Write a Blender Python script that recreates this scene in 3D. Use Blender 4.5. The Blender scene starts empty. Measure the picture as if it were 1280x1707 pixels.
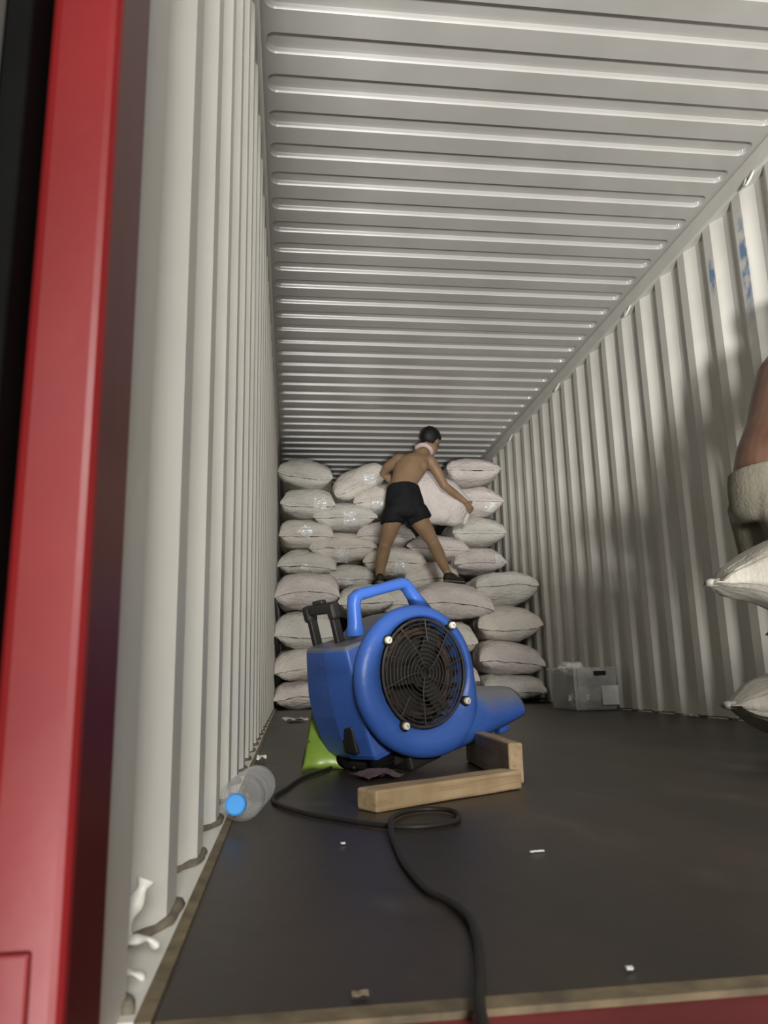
import bpy, bmesh, math, random
from mathutils import Vector, Matrix, noise
from mathutils.bvhtree import BVHTree
PI = math.pi
V = Vector
SC = bpy.context.scene
COL = SC.collection

# ------------------------------------------------------------------ camera, world, lights, exposure
cam_d = bpy.data.cameras.new('camera')
cam = bpy.data.objects.new('camera', cam_d); COL.objects.link(cam)
cam_d.sensor_fit = 'VERTICAL'; cam_d.sensor_height = 24.0
cam_d.lens = 1268.92 / 1707 * 24.0
yaw, pit, rol = 0.125746, 0.212182, -0.0234809
cy, sy, cp, sp = math.cos(yaw), math.sin(yaw), math.cos(pit), math.sin(pit)
fw = V((sy * cp, cy * cp, sp)); rt = V((cy, -sy, 0)); up = rt.cross(fw)
r2 = math.cos(rol) * rt + math.sin(rol) * up
u2 = -math.sin(rol) * rt + math.cos(rol) * up
m = Matrix((r2, u2, -fw)).transposed().to_4x4()
m.translation = V((0.1217, 0.0, 0.2582))
cam.matrix_world = m
cam_d.clip_start = 0.02
cam_d.dof.use_dof = True
cam_d.dof.focus_distance = 2.6
cam_d.dof.aperture_fstop = 5.5
SC.camera = cam

world = bpy.data.worlds.new('night'); SC.world = world; world.use_nodes = True
bg = world.node_tree.nodes['Background']
bg.inputs[0].default_value = (0.62, 0.62, 0.60, 1); bg.inputs[1].default_value = 0.012

def area(name, loc, target, size, power, color, sy=None):
    d = bpy.data.lights.new(name, 'AREA'); d.energy = power; d.color = color
    d.shape = 'RECTANGLE'; d.size = size; d.size_y = sy or size
    o = bpy.data.objects.new(name, d); COL.objects.link(o)
    o.location = loc
    o.rotation_euler = (V(target) - V(loc)).to_track_quat('-Z', 'Y').to_euler()
    return o
area('yard_floodlight', (-0.22, -4.1, -1.08), (1.3, 3.2, 2.4), 0.6, 690, (1.0, 0.98, 0.95))
area('front_fill', (0.95, -6.5, 2.5), (1.2, 4.5, 0.8), 1.6, 740, (1.0, 0.965, 0.915))  # soft fill added to brighten the front and the sacks, no known lamp

vs = SC.view_settings
vs.view_transform = 'Standard'; vs.look = 'None'; vs.gamma = 1.0; vs.use_curve_mapping = False
vs.exposure = 0.02
SC.cycles.max_bounces = 8
SC.cycles.diffuse_bounces = 5
SC.cycles.use_denoising = True

# ------------------------------------------------------------------ materials
def s2l(c):
    return tuple((x / 12.92 if x <= 0.04045 else ((x + 0.055) / 1.055) ** 2.4) for x in [v / 255 for v in c])

def mat(name, c1, c2=None, scale=8, rough=0.6, metal=0.0, spec=0.5, bump=0.0, bscale=60, detail=4,
        lo=0.35, hi=0.7, coat=0.0, stretch=None, trans=0.0, alpha=1.0, ior=1.45):
    M = bpy.data.materials.new(name); M.use_nodes = True
    nt = M.node_tree; N = nt.nodes; L = nt.links
    b = N['Principled BSDF']
    b.inputs['Roughness'].default_value = rough; b.inputs['Metallic'].default_value = metal
    b.inputs['Specular IOR Level'].default_value = spec
    b.inputs['Coat Weight'].default_value = coat
    b.inputs['Transmission Weight'].default_value = trans
    b.inputs['Alpha'].default_value = alpha
    b.inputs['IOR'].default_value = ior
    tc = N.new('ShaderNodeTexCoord'); mp = N.new('ShaderNodeMapping')
    L.new(tc.outputs['Object'], mp.inputs['Vector'])
    if stretch: mp.inputs['Scale'].default_value = stretch
    c2 = c2 or tuple(x * 0.85 for x in c1)
    nz = N.new('ShaderNodeTexNoise'); nz.inputs['Scale'].default_value = scale; nz.inputs['Detail'].default_value = detail
    L.new(mp.outputs[0], nz.inputs['Vector'])
    rp = N.new('ShaderNodeValToRGB')
    rp.color_ramp.elements[0].position = lo; rp.color_ramp.elements[0].color = (*c2, 1)
    rp.color_ramp.elements[1].position = hi; rp.color_ramp.elements[1].color = (*c1, 1)
    L.new(nz.outputs['Fac'], rp.inputs['Fac']); L.new(rp.outputs[0], b.inputs['Base Color'])
    M['out'] = 0
    if bump:
        n2 = N.new('ShaderNodeTexNoise'); n2.inputs['Scale'].default_value = bscale; n2.inputs['Detail'].default_value = 3
        L.new(mp.outputs[0], n2.inputs['Vector'])
        bp = N.new('ShaderNodeBump'); bp.inputs['Strength'].default_value = bump; bp.inputs['Distance'].default_value = 0.01
        L.new(n2.outputs['Fac'], bp.inputs['Height']); L.new(bp.outputs[0], b.inputs['Normal'])
    return M

def overlay(M, color, build):
    """mix a second base colour in where build(nodes, links) says (a 0-1 socket)"""
    nt = M.node_tree; N = nt.nodes; L = nt.links
    b = N['Principled BSDF']; old = b.inputs['Base Color'].links[0].from_socket
    mx = N.new('ShaderNodeMix'); mx.data_type = 'RGBA'
    L.new(old, mx.inputs[6]); mx.inputs[7].default_value = (*color, 1)
    L.new(build(N, L), mx.inputs[0]); L.new(mx.outputs[2], b.inputs['Base Color'])

def mth(N, L, op, a, b=None, clamp=False):
    n = N.new('ShaderNodeMath'); n.operation = op; n.use_clamp = clamp
    for i, x in enumerate((a, b)):
        if x is None: continue
        if isinstance(x, (int, float)): n.inputs[i].default_value = x
        else: L.new(x, n.inputs[i])
    return n.outputs[0]

def noise_mask(N, L, scale, lo, hi, coord='Object', stretch=None):
    tc = N.new('ShaderNodeTexCoord'); nz = N.new('ShaderNodeTexNoise')
    nz.inputs['Scale'].default_value = scale; nz.inputs['Detail'].default_value = 5
    src = tc.outputs[coord]
    if stretch:
        mp = N.new('ShaderNodeMapping'); mp.inputs['Scale'].default_value = stretch
        L.new(src, mp.inputs['Vector']); src = mp.outputs[0]
    L.new(src, nz.inputs['Vector'])
    mr = N.new('ShaderNodeMapRange'); mr.inputs[1].default_value = lo; mr.inputs[2].default_value = hi
    L.new(nz.outputs['Fac'], mr.inputs[0])
    return mr.outputs[0]

M_wall = mat('white_container_paint', (0.70, 0.69, 0.64), (0.63, 0.62, 0.575), 3, rough=0.42, spec=0.45, bump=0.06, bscale=45)
M_wallR = mat('white_container_paint_scuffed', (0.68, 0.665, 0.61), (0.60, 0.585, 0.535), 3, rough=0.36, spec=0.45, bump=0.06, bscale=45)
def blue_scuffs(N, L):
    g = N.new('ShaderNodeNewGeometry'); s = N.new('ShaderNodeSeparateXYZ'); L.new(g.outputs['Position'], s.inputs[0])
    def near(sock, c, w):
        d = mth(N, L, 'ABSOLUTE', mth(N, L, 'SUBTRACT', sock, c))
        return mth(N, L, 'SUBTRACT', 1.0, mth(N, L, 'DIVIDE', d, w), True)
    a = mth(N, L, 'MULTIPLY', near(s.outputs[1], 3.46, 0.035), near(s.outputs[2], 2.31, 0.13))
    b = mth(N, L, 'MULTIPLY', near(s.outputs[1], 3.18, 0.04), near(s.outputs[2], 2.22, 0.34))
    nm = noise_mask(N, L, 16, 0.42, 0.58)
    return mth(N, L, 'MULTIPLY', mth(N, L, 'MULTIPLY', mth(N, L, 'ADD', a, b, True), 2.2, True), nm)
overlay(M_wallR, (0.16, 0.27, 0.42), blue_scuffs)
M_roof = mat('white_roof_paint', (0.54, 0.53, 0.505), (0.48, 0.47, 0.445), 2.5, rough=0.27, spec=0.8, bump=0.03)
M_floor = mat('dark_plywood', (0.047, 0.034, 0.025), (0.022, 0.0165, 0.0125), 3.0, rough=0.42, spec=0.42, bump=0.12, bscale=25, stretch=(1.0, 0.45, 1), detail=7)
overlay(M_floor, (0.12, 0.105, 0.09), lambda N, L: mth(N, L, 'MULTIPLY', noise_mask(N, L, 5.5, 0.60, 0.78, stretch=(1, .6, 1)), 0.45))
M_tan = mat('worn_tan_edge', (0.22, 0.17, 0.10), (0.10, 0.08, 0.05), 25, rough=0.7)
M_caulk = mat('brown_sealant', (0.20, 0.175, 0.13), (0.11, 0.095, 0.07), 30, rough=0.8, bump=.3)
M_red = mat('red_gloss_paint', (0.130, 0.0078, 0.0085), (0.100, 0.0062, 0.0072), 4, rough=0.38, spec=0.28, bump=0.05, bscale=18)
M_sill = mat('worn_red_sill_paint', (0.26, 0.04, 0.045), (0.16, 0.025, 0.028), 6, rough=0.6, spec=0.3, bump=.1)
M_black = mat('black_rubber', (0.005, 0.005, 0.005), (0.003, 0.003, 0.003), 10, rough=0.9, spec=0.08)
M_doorgrey = mat('grey_door_paint', (0.30, 0.30, 0.28), None, 4, rough=0.5)
M_dark = mat('dark_end_panel', (0.05, 0.045, 0.042), None, 4, rough=0.7)
M_steel = mat('painted_ring_steel', (0.75, 0.74, 0.70), None, 20, rough=0.3, spec=0.6)

# woven sack: fine weave bump, weak stains
def sack_mat(name, c1, c2, bump=0.75):
    M = mat(name, c1, c2, 6, rough=0.55, spec=0.3)
    nt = M.node_tree; N = nt.nodes; L = nt.links; b = N['Principled BSDF']
    tc = N.new('ShaderNodeTexCoord')
    hs = []
    for st, sc in (((1, 0.15, 1), 90), ((0.15, 1, 0.15), 90)):
        mp = N.new('ShaderNodeMapping'); mp.inputs['Scale'].default_value = st
        L.new(tc.outputs['Object'], mp.inputs['Vector'])
        nz = N.new('ShaderNodeTexNoise'); nz.inputs['Scale'].default_value = sc; nz.inputs['Detail'].default_value = 2
        L.new(mp.outputs[0], nz.inputs['Vector']); hs.append(nz.outputs['Fac'])
    nz = N.new('ShaderNodeTexNoise'); nz.inputs['Scale'].default_value = 9; nz.inputs['Detail'].default_value = 4
    L.new(tc.outputs['Object'], nz.inputs['Vector'])
    h = mth(N, L, 'ADD', mth(N, L, 'ADD', hs[0], hs[1]), mth(N, L, 'MULTIPLY', nz.outputs['Fac'], 2.5))
    bp = N.new('ShaderNodeBump'); bp.inputs['Strength'].default_value = bump; bp.inputs['Distance'].default_value = 0.014
    L.new(h, bp.inputs['Height']); L.new(bp.outputs[0], b.inputs['Normal'])
    return M
SACKS = [sack_mat('woven_sack_cream', (0.72, 0.675, 0.605), (0.62, 0.58, 0.52)),
         sack_mat('woven_sack_pink_white', (0.70, 0.64, 0.605), (0.60, 0.55, 0.515)),
         sack_mat('woven_sack_grey_white', (0.68, 0.66, 0.605), (0.59, 0.57, 0.52))]
M_sackB = sack_mat('woven_sack_darkened', (0.36, 0.34, 0.295), (0.30, 0.28, 0.24), 0.22)  # same cloth as SACKS, colour darkened to offset the strong light on this pile
M_pouch = mat('shiny_label_pouch', (0.82, 0.82, 0.80), (0.60, 0.60, 0.58), 14, rough=0.12, spec=1.0, bump=0.9, bscale=24)
M_skin = mat('tanned_skin', (0.29, 0.19, 0.113), (0.235, 0.15, 0.085), 9, rough=0.5, spec=0.35, bump=0.05, bscale=60)
M_skinB = mat('sunburnt_skin', (0.145, 0.08, 0.052), (0.09, 0.045, 0.028), 7, rough=0.42, spec=0.4, bump=0.05, bscale=60)
M_hair = mat('black_hair', (0.012, 0.010, 0.009), (0.004, 0.004, 0.004), 60, rough=0.45, bump=0.6, bscale=120)
M_shorts = mat('black_shorts_cloth', (0.010, 0.012, 0.012), (0.006, 0.007, 0.008), 12, rough=0.8, spec=.25, bump=.2, bscale=40)
M_beige = mat('beige_shorts_cloth', (0.21, 0.195, 0.15), (0.16, 0.148, 0.112), 10, rough=0.85, spec=.2, bump=.3, bscale=80)
M_towel = mat('pale_pink_towel', (0.72, 0.58, 0.56), (0.62, 0.50, 0.48), 20, rough=0.9, bump=.5, bscale=150)
M_shoe = mat('dark_shoe_fabric', (0.018, 0.016, 0.015), None, 20, rough=0.7)
M_sole = mat('grey_green_shoe_sole', (0.16, 0.17, 0.09), None, 20, rough=0.8)

def dusty(M, color, amt=0.9):
    """grey dust settled on the barrel behind the front rim, where it faces up"""
    def f(N, L):
        g = N.new('ShaderNodeNewGeometry'); s = N.new('ShaderNodeSeparateXYZ'); L.new(g.outputs['Normal'], s.inputs[0])
        mr = N.new('ShaderNodeMapRange'); mr.inputs[1].default_value = -0.05; mr.inputs[2].default_value = 0.40
        L.new(s.outputs[2], mr.inputs[0])
        tc = N.new('ShaderNodeTexCoord'); q = N.new('ShaderNodeSeparateXYZ'); L.new(tc.outputs['Object'], q.inputs[0])
        m2 = N.new('ShaderNodeMapRange'); m2.inputs[1].default_value = 0.022; m2.inputs[2].default_value = 0.065
        m3 = N.new('ShaderNodeMapRange'); m3.inputs[1].default_value = 0.15; m3.inputs[2].default_value = 0.21; m3.inputs[4].default_value = 0.035
        L.new(q.outputs[0], m3.inputs[0])
        L.new(mth(N, L, 'ADD', q.outputs[1], m3.outputs[0]), m2.inputs[0])
        k = mth(N, L, 'MULTIPLY', mr.outputs[0], m2.outputs[0])
        return mth(N, L, 'MULTIPLY', mth(N, L, 'MULTIPLY', k, noise_mask(N, L, 9, 0.15, 0.5)), amt)
    overlay(M, color, f)
M_blue = mat('blue_moulded_plastic', (0.034, 0.096, 0.35), (0.028, 0.082, 0.30), 9, rough=0.42, spec=0.45, bump=0.08, bscale=90)
dusty(M_blue, (0.13, 0.125, 0.11), 0.9)
M_bluecl = mat('blue_handle_plastic', (0.038, 0.11, 0.40), (0.032, 0.095, 0.35), 9, rough=0.38, spec=0.5)
M_blkpl = mat('black_plastic', (0.016, 0.015, 0.014), (0.010, 0.010, 0.009), 9, rough=0.5, spec=0.4)
M_grille = mat('dusty_black_wire', (0.040, 0.034, 0.028), (0.018, 0.016, 0.014), 30, rough=0.6)
M_blade = mat('dusty_fan_blade', (0.024, 0.022, 0.020), (0.012, 0.011, 0.010), 10, rough=0.6)
M_rust = mat('rusty_coil', (0.048, 0.026, 0.017), (0.022, 0.014, 0.011), 30, rough=0.7)
M_screw = mat('pale_screw_cap', (0.70, 0.68, 0.58), (0.5, 0.48, 0.4), 60, rough=0.35, spec=0.6)
M_wood = mat('pale_pine', (0.37, 0.275, 0.165), (0.25, 0.18, 0.10), 9, rough=0.65, spec=.3, bump=.2, bscale=50, stretch=(1, 1, 1))
def grain(N, L):
    tc = N.new('ShaderNodeTexCoord'); mp = N.new('ShaderNodeMapping'); mp.inputs['Scale'].default_value = (2.2, 40, 40)
    L.new(tc.outputs['Object'], mp.inputs['Vector'])
    nz = N.new('ShaderNodeTexNoise'); nz.inputs['Scale'].default_value = 2.0; nz.inputs['Detail'].default_value = 5; nz.inputs['Distortion'].default_value = .6
    L.new(mp.outputs[0], nz.inputs['Vector'])
    mr = N.new('ShaderNodeMapRange'); mr.inputs[1].default_value = 0.5; mr.inputs[2].default_value = 0.75; L.new(nz.outputs['Fac'], mr.inputs[0])
    return mth(N, L, 'MULTIPLY', mr.outputs[0], 0.7)
overlay(M_wood, (0.15, 0.085, 0.04), grain)
M_green = mat('lime_green_plastic', (0.19, 0.29, 0.04), (0.12, 0.20, 0.025), 9, rough=0.35, spec=.5, bump=.2, bscale=14)
M_print = mat('black_print', (0.02, 0.03, 0.01), None, 9)
M_cap = mat('sky_blue_cap', (0.07, 0.34, 0.80), (0.06, 0.30, 0.74), 9, rough=0.4)
M_cable = mat('black_rubber_cable', (0.018, 0.015, 0.013), (0.011, 0.010, 0.009), 15, rough=0.55, spec=.35)
M_paper = mat('white_scrap', (0.70, 0.70, 0.68), (0.6, 0.6, 0.58), 20, rough=0.5, bump=.3, bscale=30)
M_rag = mat('mauve_rag', (0.09, 0.055, 0.065), (0.05, 0.03, 0.038), 20, rough=0.9, bump=.5, bscale=50)
M_bag = mat('crumpled_white_bag', (0.86, 0.86, 0.84), (0.78, 0.78, 0.76), 12, rough=0.3, spec=.5, bump=.5, bscale=30)
M_crate = mat('clear_crate_plastic', (0.62, 0.63, 0.60), None, 6, rough=0.25, spec=.5, alpha=0.40)
M_pet = bpy.data.materials.new('clear_bottle_plastic'); M_pet.use_nodes = True
def _pet():
    nt = M_pet.node_tree; N = nt.nodes; L = nt.links; b = N['Principled BSDF']
    b.inputs['Base Color'].default_value = (0.85, 0.88, 0.88, 1); b.inputs['Roughness'].default_value = 0.12
    b.inputs['Specular IOR Level'].default_value = 0.8
    tc = N.new('ShaderNodeTexCoord'); nz = N.new('ShaderNodeTexNoise'); nz.inputs['Scale'].default_value = 22
    L.new(tc.outputs['Object'], nz.inputs['Vector'])
    bp = N.new('ShaderNodeBump'); bp.inputs['Strength'].default_value = .6; bp.inputs['Distance'].default_value = .01
    L.new(nz.outputs['Fac'], bp.inputs['Height']); L.new(bp.outputs[0], b.inputs['Normal'])
    lw = N.new('ShaderNodeLayerWeight'); lw.inputs[0].default_value = 0.35
    mr = N.new('ShaderNodeMapRange'); mr.inputs[3].default_value = 0.04; mr.inputs[4].default_value = 0.42
    L.new(lw.outputs['Facing'], mr.inputs[0]); L.new(mr.outputs[0], b.inputs['Alpha'])
_pet()

# ------------------------------------------------------------------ helpers
def link(name, me, parent=None, loc=None):
    o = bpy.data.objects.new(name, me); COL.objects.link(o)
    if parent: o.parent = parent
    if loc is not None: o.location = loc
    return o

def obj(name, bm, material, parent=None, smooth=False, loc=None):
    me = bpy.data.meshes.new(name); bmesh.ops.recalc_face_normals(bm, faces=bm.faces[:])
    bm.to_mesh(me); bm.free()
    for x in (material if isinstance(material, (list, tuple)) else [material]): me.materials.append(x)
    if smooth: me.polygons.foreach_set('use_smooth', [True] * len(me.polygons))
    return link(name, me, parent, loc)

def tag(o, label, cat, group=None):
    o['label'] = label; o['category'] = cat
    if group: o['group'] = group
    return o

def thing(name, label, cat, loc=(0, 0, 0), group=None):
    o = bpy.data.objects.new(name, None); COL.objects.link(o); o.location = loc
    o.empty_display_size = 0.05
    return tag(o, label, cat, group)

def struct(o):
    o['kind'] = 'structure'; return o

def box(bm, c, s, R=None, bev=0.0, seg=2):
    vs_ = []
    t = bmesh.new(); bmesh.ops.create_cube(t, size=1)
    for v in t.verts: v.co = V((v.co.x * s[0], v.co.y * s[1], v.co.z * s[2]))
    if bev: bmesh.ops.bevel(t, geom=t.edges[:], offset=bev, segments=seg, affect='EDGES', profile=0.5)
    add(bm, t, c, R)

def add(bm, t, c=(0, 0, 0), R=None):
    mp = {}
    for v in t.verts:
        p = v.co.copy()
        if R is not None: p = R @ p
        mp[v] = bm.verts.new(p + V(c))
    for f in t.faces:
        try: bm.faces.new([mp[v] for v in f.verts]).material_index = f.material_index
        except ValueError: pass
    t.free()

def frames(pts):
    n = len(pts); T = []
    for i in range(n):
        a = pts[max(i - 1, 0)]; b = pts[min(i + 1, n - 1)]
        T.append((b - a).normalized())
    ref = V((0, 0, 1)) if abs(T[0].z) < 0.9 else V((0, 1, 0))
    s = T[0].cross(ref).normalized(); out = []
    for t in T:
        s = (s - t * s.dot(t)).normalized()
        out.append((t, s, t.cross(s).normalized()))
    return out

def tube(bm, pts, rad, seg=10, closed=False, caps=True):
    pts = [V(p) for p in pts]; n = len(pts)
    if not isinstance(rad, (list, tuple)): rad = [rad] * n
    if closed:
        fr = []
        c = sum(pts, V()) / n
        nrm = (pts[0] - c).cross(pts[1] - c).normalized()
        for i in range(n):
            t = (pts[(i + 1) % n] - pts[i - 1]).normalized(); fr.append((t, nrm, t.cross(nrm).normalized()))
    else: fr = frames(pts)
    rings = []
    for p, r, (t, s, u) in zip(pts, rad, fr):
        rings.append([bm.verts.new(p + r * (math.cos(2 * PI * k / seg) * s + math.sin(2 * PI * k / seg) * u)) for k in range(seg)])
    for i in range(n if closed else n - 1):
        a, b = rings[i], rings[(i + 1) % n]
        for k in range(seg):
            bm.faces.new((a[k], a[(k + 1) % seg], b[(k + 1) % seg], b[k]))
    if caps and not closed:
        bm.faces.new(rings[0][::-1]); bm.faces.new(rings[-1])

def etube(bm, secs, seg=18):
    """closed lofted tube of ellipses: (centre, side vector*radius, other vector*radius)"""
    rings = []
    for c, a, b in secs:
        rings.append([bm.verts.new(V(c) + math.cos(2 * PI * k / seg) * V(a) + math.sin(2 * PI * k / seg) * V(b)) for k in range(seg)])
    for i in range(len(rings) - 1):
        for k in range(seg):
            bm.faces.new((rings[i][k], rings[i][(k + 1) % seg], rings[i + 1][(k + 1) % seg], rings[i + 1][k]))
    bm.faces.new(rings[0][::-1]); bm.faces.new(rings[-1])

def ellip(bm, c, r, R=None, seg=20, rings=14):
    t = bmesh.new(); bmesh.ops.create_uvsphere(t, u_segments=seg, v_segments=rings, radius=1)
    for v in t.verts: v.co = V((v.co.x * r[0], v.co.y * r[1], v.co.z * r[2]))
    add(bm, t, c, R)

def capsule(bm, a, b, ra, rb, seg=14):
    a, b = V(a), V(b); d = (b - a).normalized()
    pts, rad = [], []
    for k in range(5):
        t = PI / 2 * (1 - k / 4.0); pts.append(a - d * ra * math.sin(t)); rad.append(max(ra * math.cos(t), 1e-4))
    for k in range(5):
        t = PI / 2 * k / 4.0; pts.append(b + d * rb * math.sin(t)); rad.append(max(rb * math.cos(t), 1e-4))
    tube(bm, pts, rad, seg)

def limb(bm, pts, rads):
    for i in range(len(pts) - 1): capsule(bm, pts[i], pts[i + 1], rads[i], rads[i + 1])

def remeshed(name, bm, material, parent, voxel=0.008, it=6, fac=0.5):
    me = bpy.data.meshes.new(name + '_raw'); bmesh.ops.recalc_face_normals(bm, faces=bm.faces[:]); bm.to_mesh(me); bm.free()
    o = bpy.data.objects.new(name, me); COL.objects.link(o)
    r = o.modifiers.new('r', 'REMESH'); r.mode = 'VOXEL'; r.voxel_size = voxel
    s = o.modifiers.new('s', 'SMOOTH'); s.iterations = it; s.factor = fac
    dg = bpy.context.evaluated_depsgraph_get(); dg.update()
    m2 = bpy.data.meshes.new_from_object(o.evaluated_get(dg))
    o.modifiers.clear(); o.data = m2; bpy.data.meshes.remove(me); m2.name = name
    m2.materials.clear(); m2.materials.append(material)
    m2.polygons.foreach_set('use_smooth', [True] * len(m2.polygons))
    if parent: o.parent = parent
    return o

# ------------------------------------------------------------------ container shell
W, H, Y0, Y1 = 2.352, 2.704, 0.58, 12.6
XL = -0.008                                     # inner ridges of the left wall
PER = 0.28; PH = 0.91                            # wall corrugation pitch and phase (start of an inner ridge)
def wall_profile():
    k = math.floor((Y0 - PH) / PER); pts = []
    y = PH + k * PER
    while y < Y1:
        pts += [(y, 0), (y + 0.072, 0), (y + 0.140, 1), (y + 0.210, 1)]
        y += PER
    out = [(Y0, 0)]
    for p in pts:
        if Y0 + 0.02 < p[0] < Y1: out.append(p)
    out.append((Y1, out[-1][1])); return out
PROF = wall_profile()
def corr_wall(name, x_in, sgn, z0, z1, material):
    bm = bmesh.new(); rows = []
    for y, d in PROF:
        x = x_in + sgn * 0.036 * d
        rows.append([bm.verts.new((x + sgn * o, y, z)) for z in (z0, z1) for o in (0, 0.003)])
    for a, b in zip(rows, rows[1:]):
        bm.faces.new((a[0], b[0], b[2], a[2])); bm.faces.new((a[1], a[3], b[3], b[1]))
        bm.faces.new((a[2], b[2], b[3], a[3])); bm.faces.new((a[0], a[1], b[1], b[0]))
    t = obj(name, bm, material)
    bv = t.modifiers.new('b', 'BEVEL'); bv.width = 0.006; bv.segments = 2; bv.limit_method = 'ANGLE'; bv.angle_limit = math.radians(20)
    return struct(t)
wl = corr_wall('wall_left', XL, -1, 0.0, 2.64, M_wall)
wr = corr_wall('wall_right', W, 1, 0.0, 2.64, M_wallR)

# roof sheet: pressed recesses with rounded ends
def roof():
    per = 0.209; first = 2.407               # far (bright) edge of the first recess seen
    bw, flank, dep, cr = 0.047, 0.009, 0.022, 0.040
    x0, x1 = 0.022, 2.318
    ys = []
    k0 = int(math.floor((Y0 - first) / per)); 
    offs = [-0.078, -0.060, -0.0535, -0.0515, -0.0495, -0.0475, -0.045, -0.0425, -0.036, -0.028, -0.018, -0.008, 0.0, 0.008, 0.018, 0.028, 0.036, 0.0425, 0.045, 0.0475, 0.0495, 0.0515, 0.0535, 0.060, 0.078]
    k = k0; cs = []
    while first + k * per < Y1 - 0.1:
        cs.append(first - 0.05 + k * per); k += 1
    for c in cs:
        ys += [(c + o, c) for o in offs]
    xs = [-0.045, -0.02, 0.0]
    def ends(a, sg): return [a + sg * t for t in (0.0, 0.002, 0.004, 0.006, 0.009, 0.012, 0.016, 0.020, 0.026, 0.034, 0.044, 0.075)]
    xs += ends(x0, 1); n = 12
    xs += [x0 + 0.075 + (x1 - x0 - 0.15) * i / n for i in range(1, n)]
    xs += ends(x1, -1)[::-1] + [2.345, 2.40]
    bm = bmesh.new(); rows = []
    mx = (x0 + x1) / 2; hx = (x1 - x0) / 2
    hw = bw + flank / 2
    for y, c in ys:
        row = []
        for x in xs:
            qx = abs(x - mx) - hx + cr; qy = abs(y - c) - hw + cr
            d = math.hypot(max(qx, 0), max(qy, 0)) + min(max(qx, qy), 0) - cr   # <0 inside
            t = min(max(-d / flank, 0), 1)
            t = t * t * (3 - 2 * t) * 0.4 + t * 0.6
            row.append(bm.verts.new((x, y, H + dep * t)))
        rows.append(row)
    for a, b in zip(rows, rows[1:]):
        for i in range(len(xs) - 1): bm.faces.new((a[i], a[i + 1], b[i + 1], b[i]))
    return struct(obj('ceiling', bm, M_roof))
roof()

def sbox(name, lo, hi, material, bev=0.0, parent=None):
    bm = bmesh.new(); lo, hi = V(lo), V(hi)
    box(bm, (lo + hi) / 2, hi - lo, None, bev)
    return obj(name, bm, material, parent)
def trim(n, lo, hi, material, bev=0.0): return struct(sbox('trim_%d' % n, lo, hi, material, bev))
struct(sbox('floor', (-0.045, 0.665, -0.03), (2.40, Y1, 0.0), M_floor))
tr = trim(1, (2.340, Y0, 2.592), (2.40, Y1, 2.703), M_wall, 0.012)      # right top rail
tl = trim(2, (-0.06, Y0, 2.612), (0.006, Y1, 2.703), M_wall, 0.012)     # left top rail
trim(3, (-0.047, Y0 + .09, -0.01), (0.004, Y1, 0.004), M_wall)           # white bottom flange in the recesses
trim(4, (0.004, Y0 + .09, -0.01), (0.017, Y1, 0.0035), M_tan)            # tan floor edge strip
trim(5, (2.348, Y0 + .09, -0.01), (2.40, Y1, 0.004), M_wall)
trim(6, (0.02, 0.648, -0.02), (2.36, 0.672, 0.0025), M_tan)              # worn front edge of the floor
trim(7, (-0.05, 0.50, -0.14), (2.41, 0.655, -0.003), M_sill, 0.006)       # red door sill
struct(sbox('wall_back', (-0.05, Y1, 0), (2.40, Y1 + .04, 2.72), M_dark))
# sealant bead that follows the foot of each wall
def bead(n, x_in, sgn):
    bm = bmesh.new()
    rnd = random.Random(n); pts = []
    for (ya, da), (yb, db) in zip(PROF, PROF[1:]):
        for i in range(4):
            t = i / 4; y = ya + (yb - ya) * t
            if y < 0.68 or y > 9: continue
            pts.append((x_in + sgn * 0.036 * (da + (db - da) * t) - sgn * 0.003, y, 0.006 + rnd.uniform(-.002, .002)))
    tube(bm, pts, [0.0055 + rnd.uniform(-.002, .0025) for _ in pts], 6)
    return struct(obj('trim_%d' % n, bm, M_caulk, smooth=True))
bead(8, XL, -1); bead(9, W, 1)
# lashing rings hanging from the right top rail
for i, y in enumerate((1.65, 3.03, 4.40, 5.76, 7.14)):
    bm = bmesh.new()
    pts = [(2.338 - 0.030 * math.sin(PI * t / 12), y + 0.030 * math.cos(PI * t / 12), 2.602 - 0.062 * math.sin(PI * t / 12)) for t in range(13)]
    tube(bm, pts, 0.0065, 8)
    obj('lashing_ring', bm, M_steel, tr, smooth=True)

# front corner post, hinge plate, corner casting
bm = bmesh.new()
box(bm, (-0.0245, 0.53, 1.30), (0.049, 0.10, 2.84), None, 0.008, 3)
box(bm, (-0.10, 0.545, 1.30), (0.12, 0.05, 2.84), None, 0.004)
post = struct(obj('trim_10', bm, M_red))
bm = bmesh.new(); box(bm, (-0.036, 0.476, 0.16), (0.026, 0.012, 0.075), None, 0.004)
bm2 = bmesh.new(); box(bm2, (-0.034, 0.480, 0.02), (0.032, 0.008, 0.19), None, 0.002)
bm.free(); obj('corner_casting', bm2, M_red, post)
struct(sbox('trim_11', (2.345, 0.48, -0.12), (2.45, 0.58, 2.72), M_red, .006))      # right post
trim(12, (-0.05, 0.48, 2.60), (2.45, 0.58, 2.72), M_red, .006)                         # header
# opened left door folded outward, with its black gasket
dr = struct(sbox('door_1', (-0.115, -0.75, -0.1), (-0.066, 0.452, 2.6), M_doorgrey, .004))
sbox('door_gasket', (-0.075, 0.452, -0.1), (-0.0505, 0.50, 2.6), M_black, .003, dr)

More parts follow.
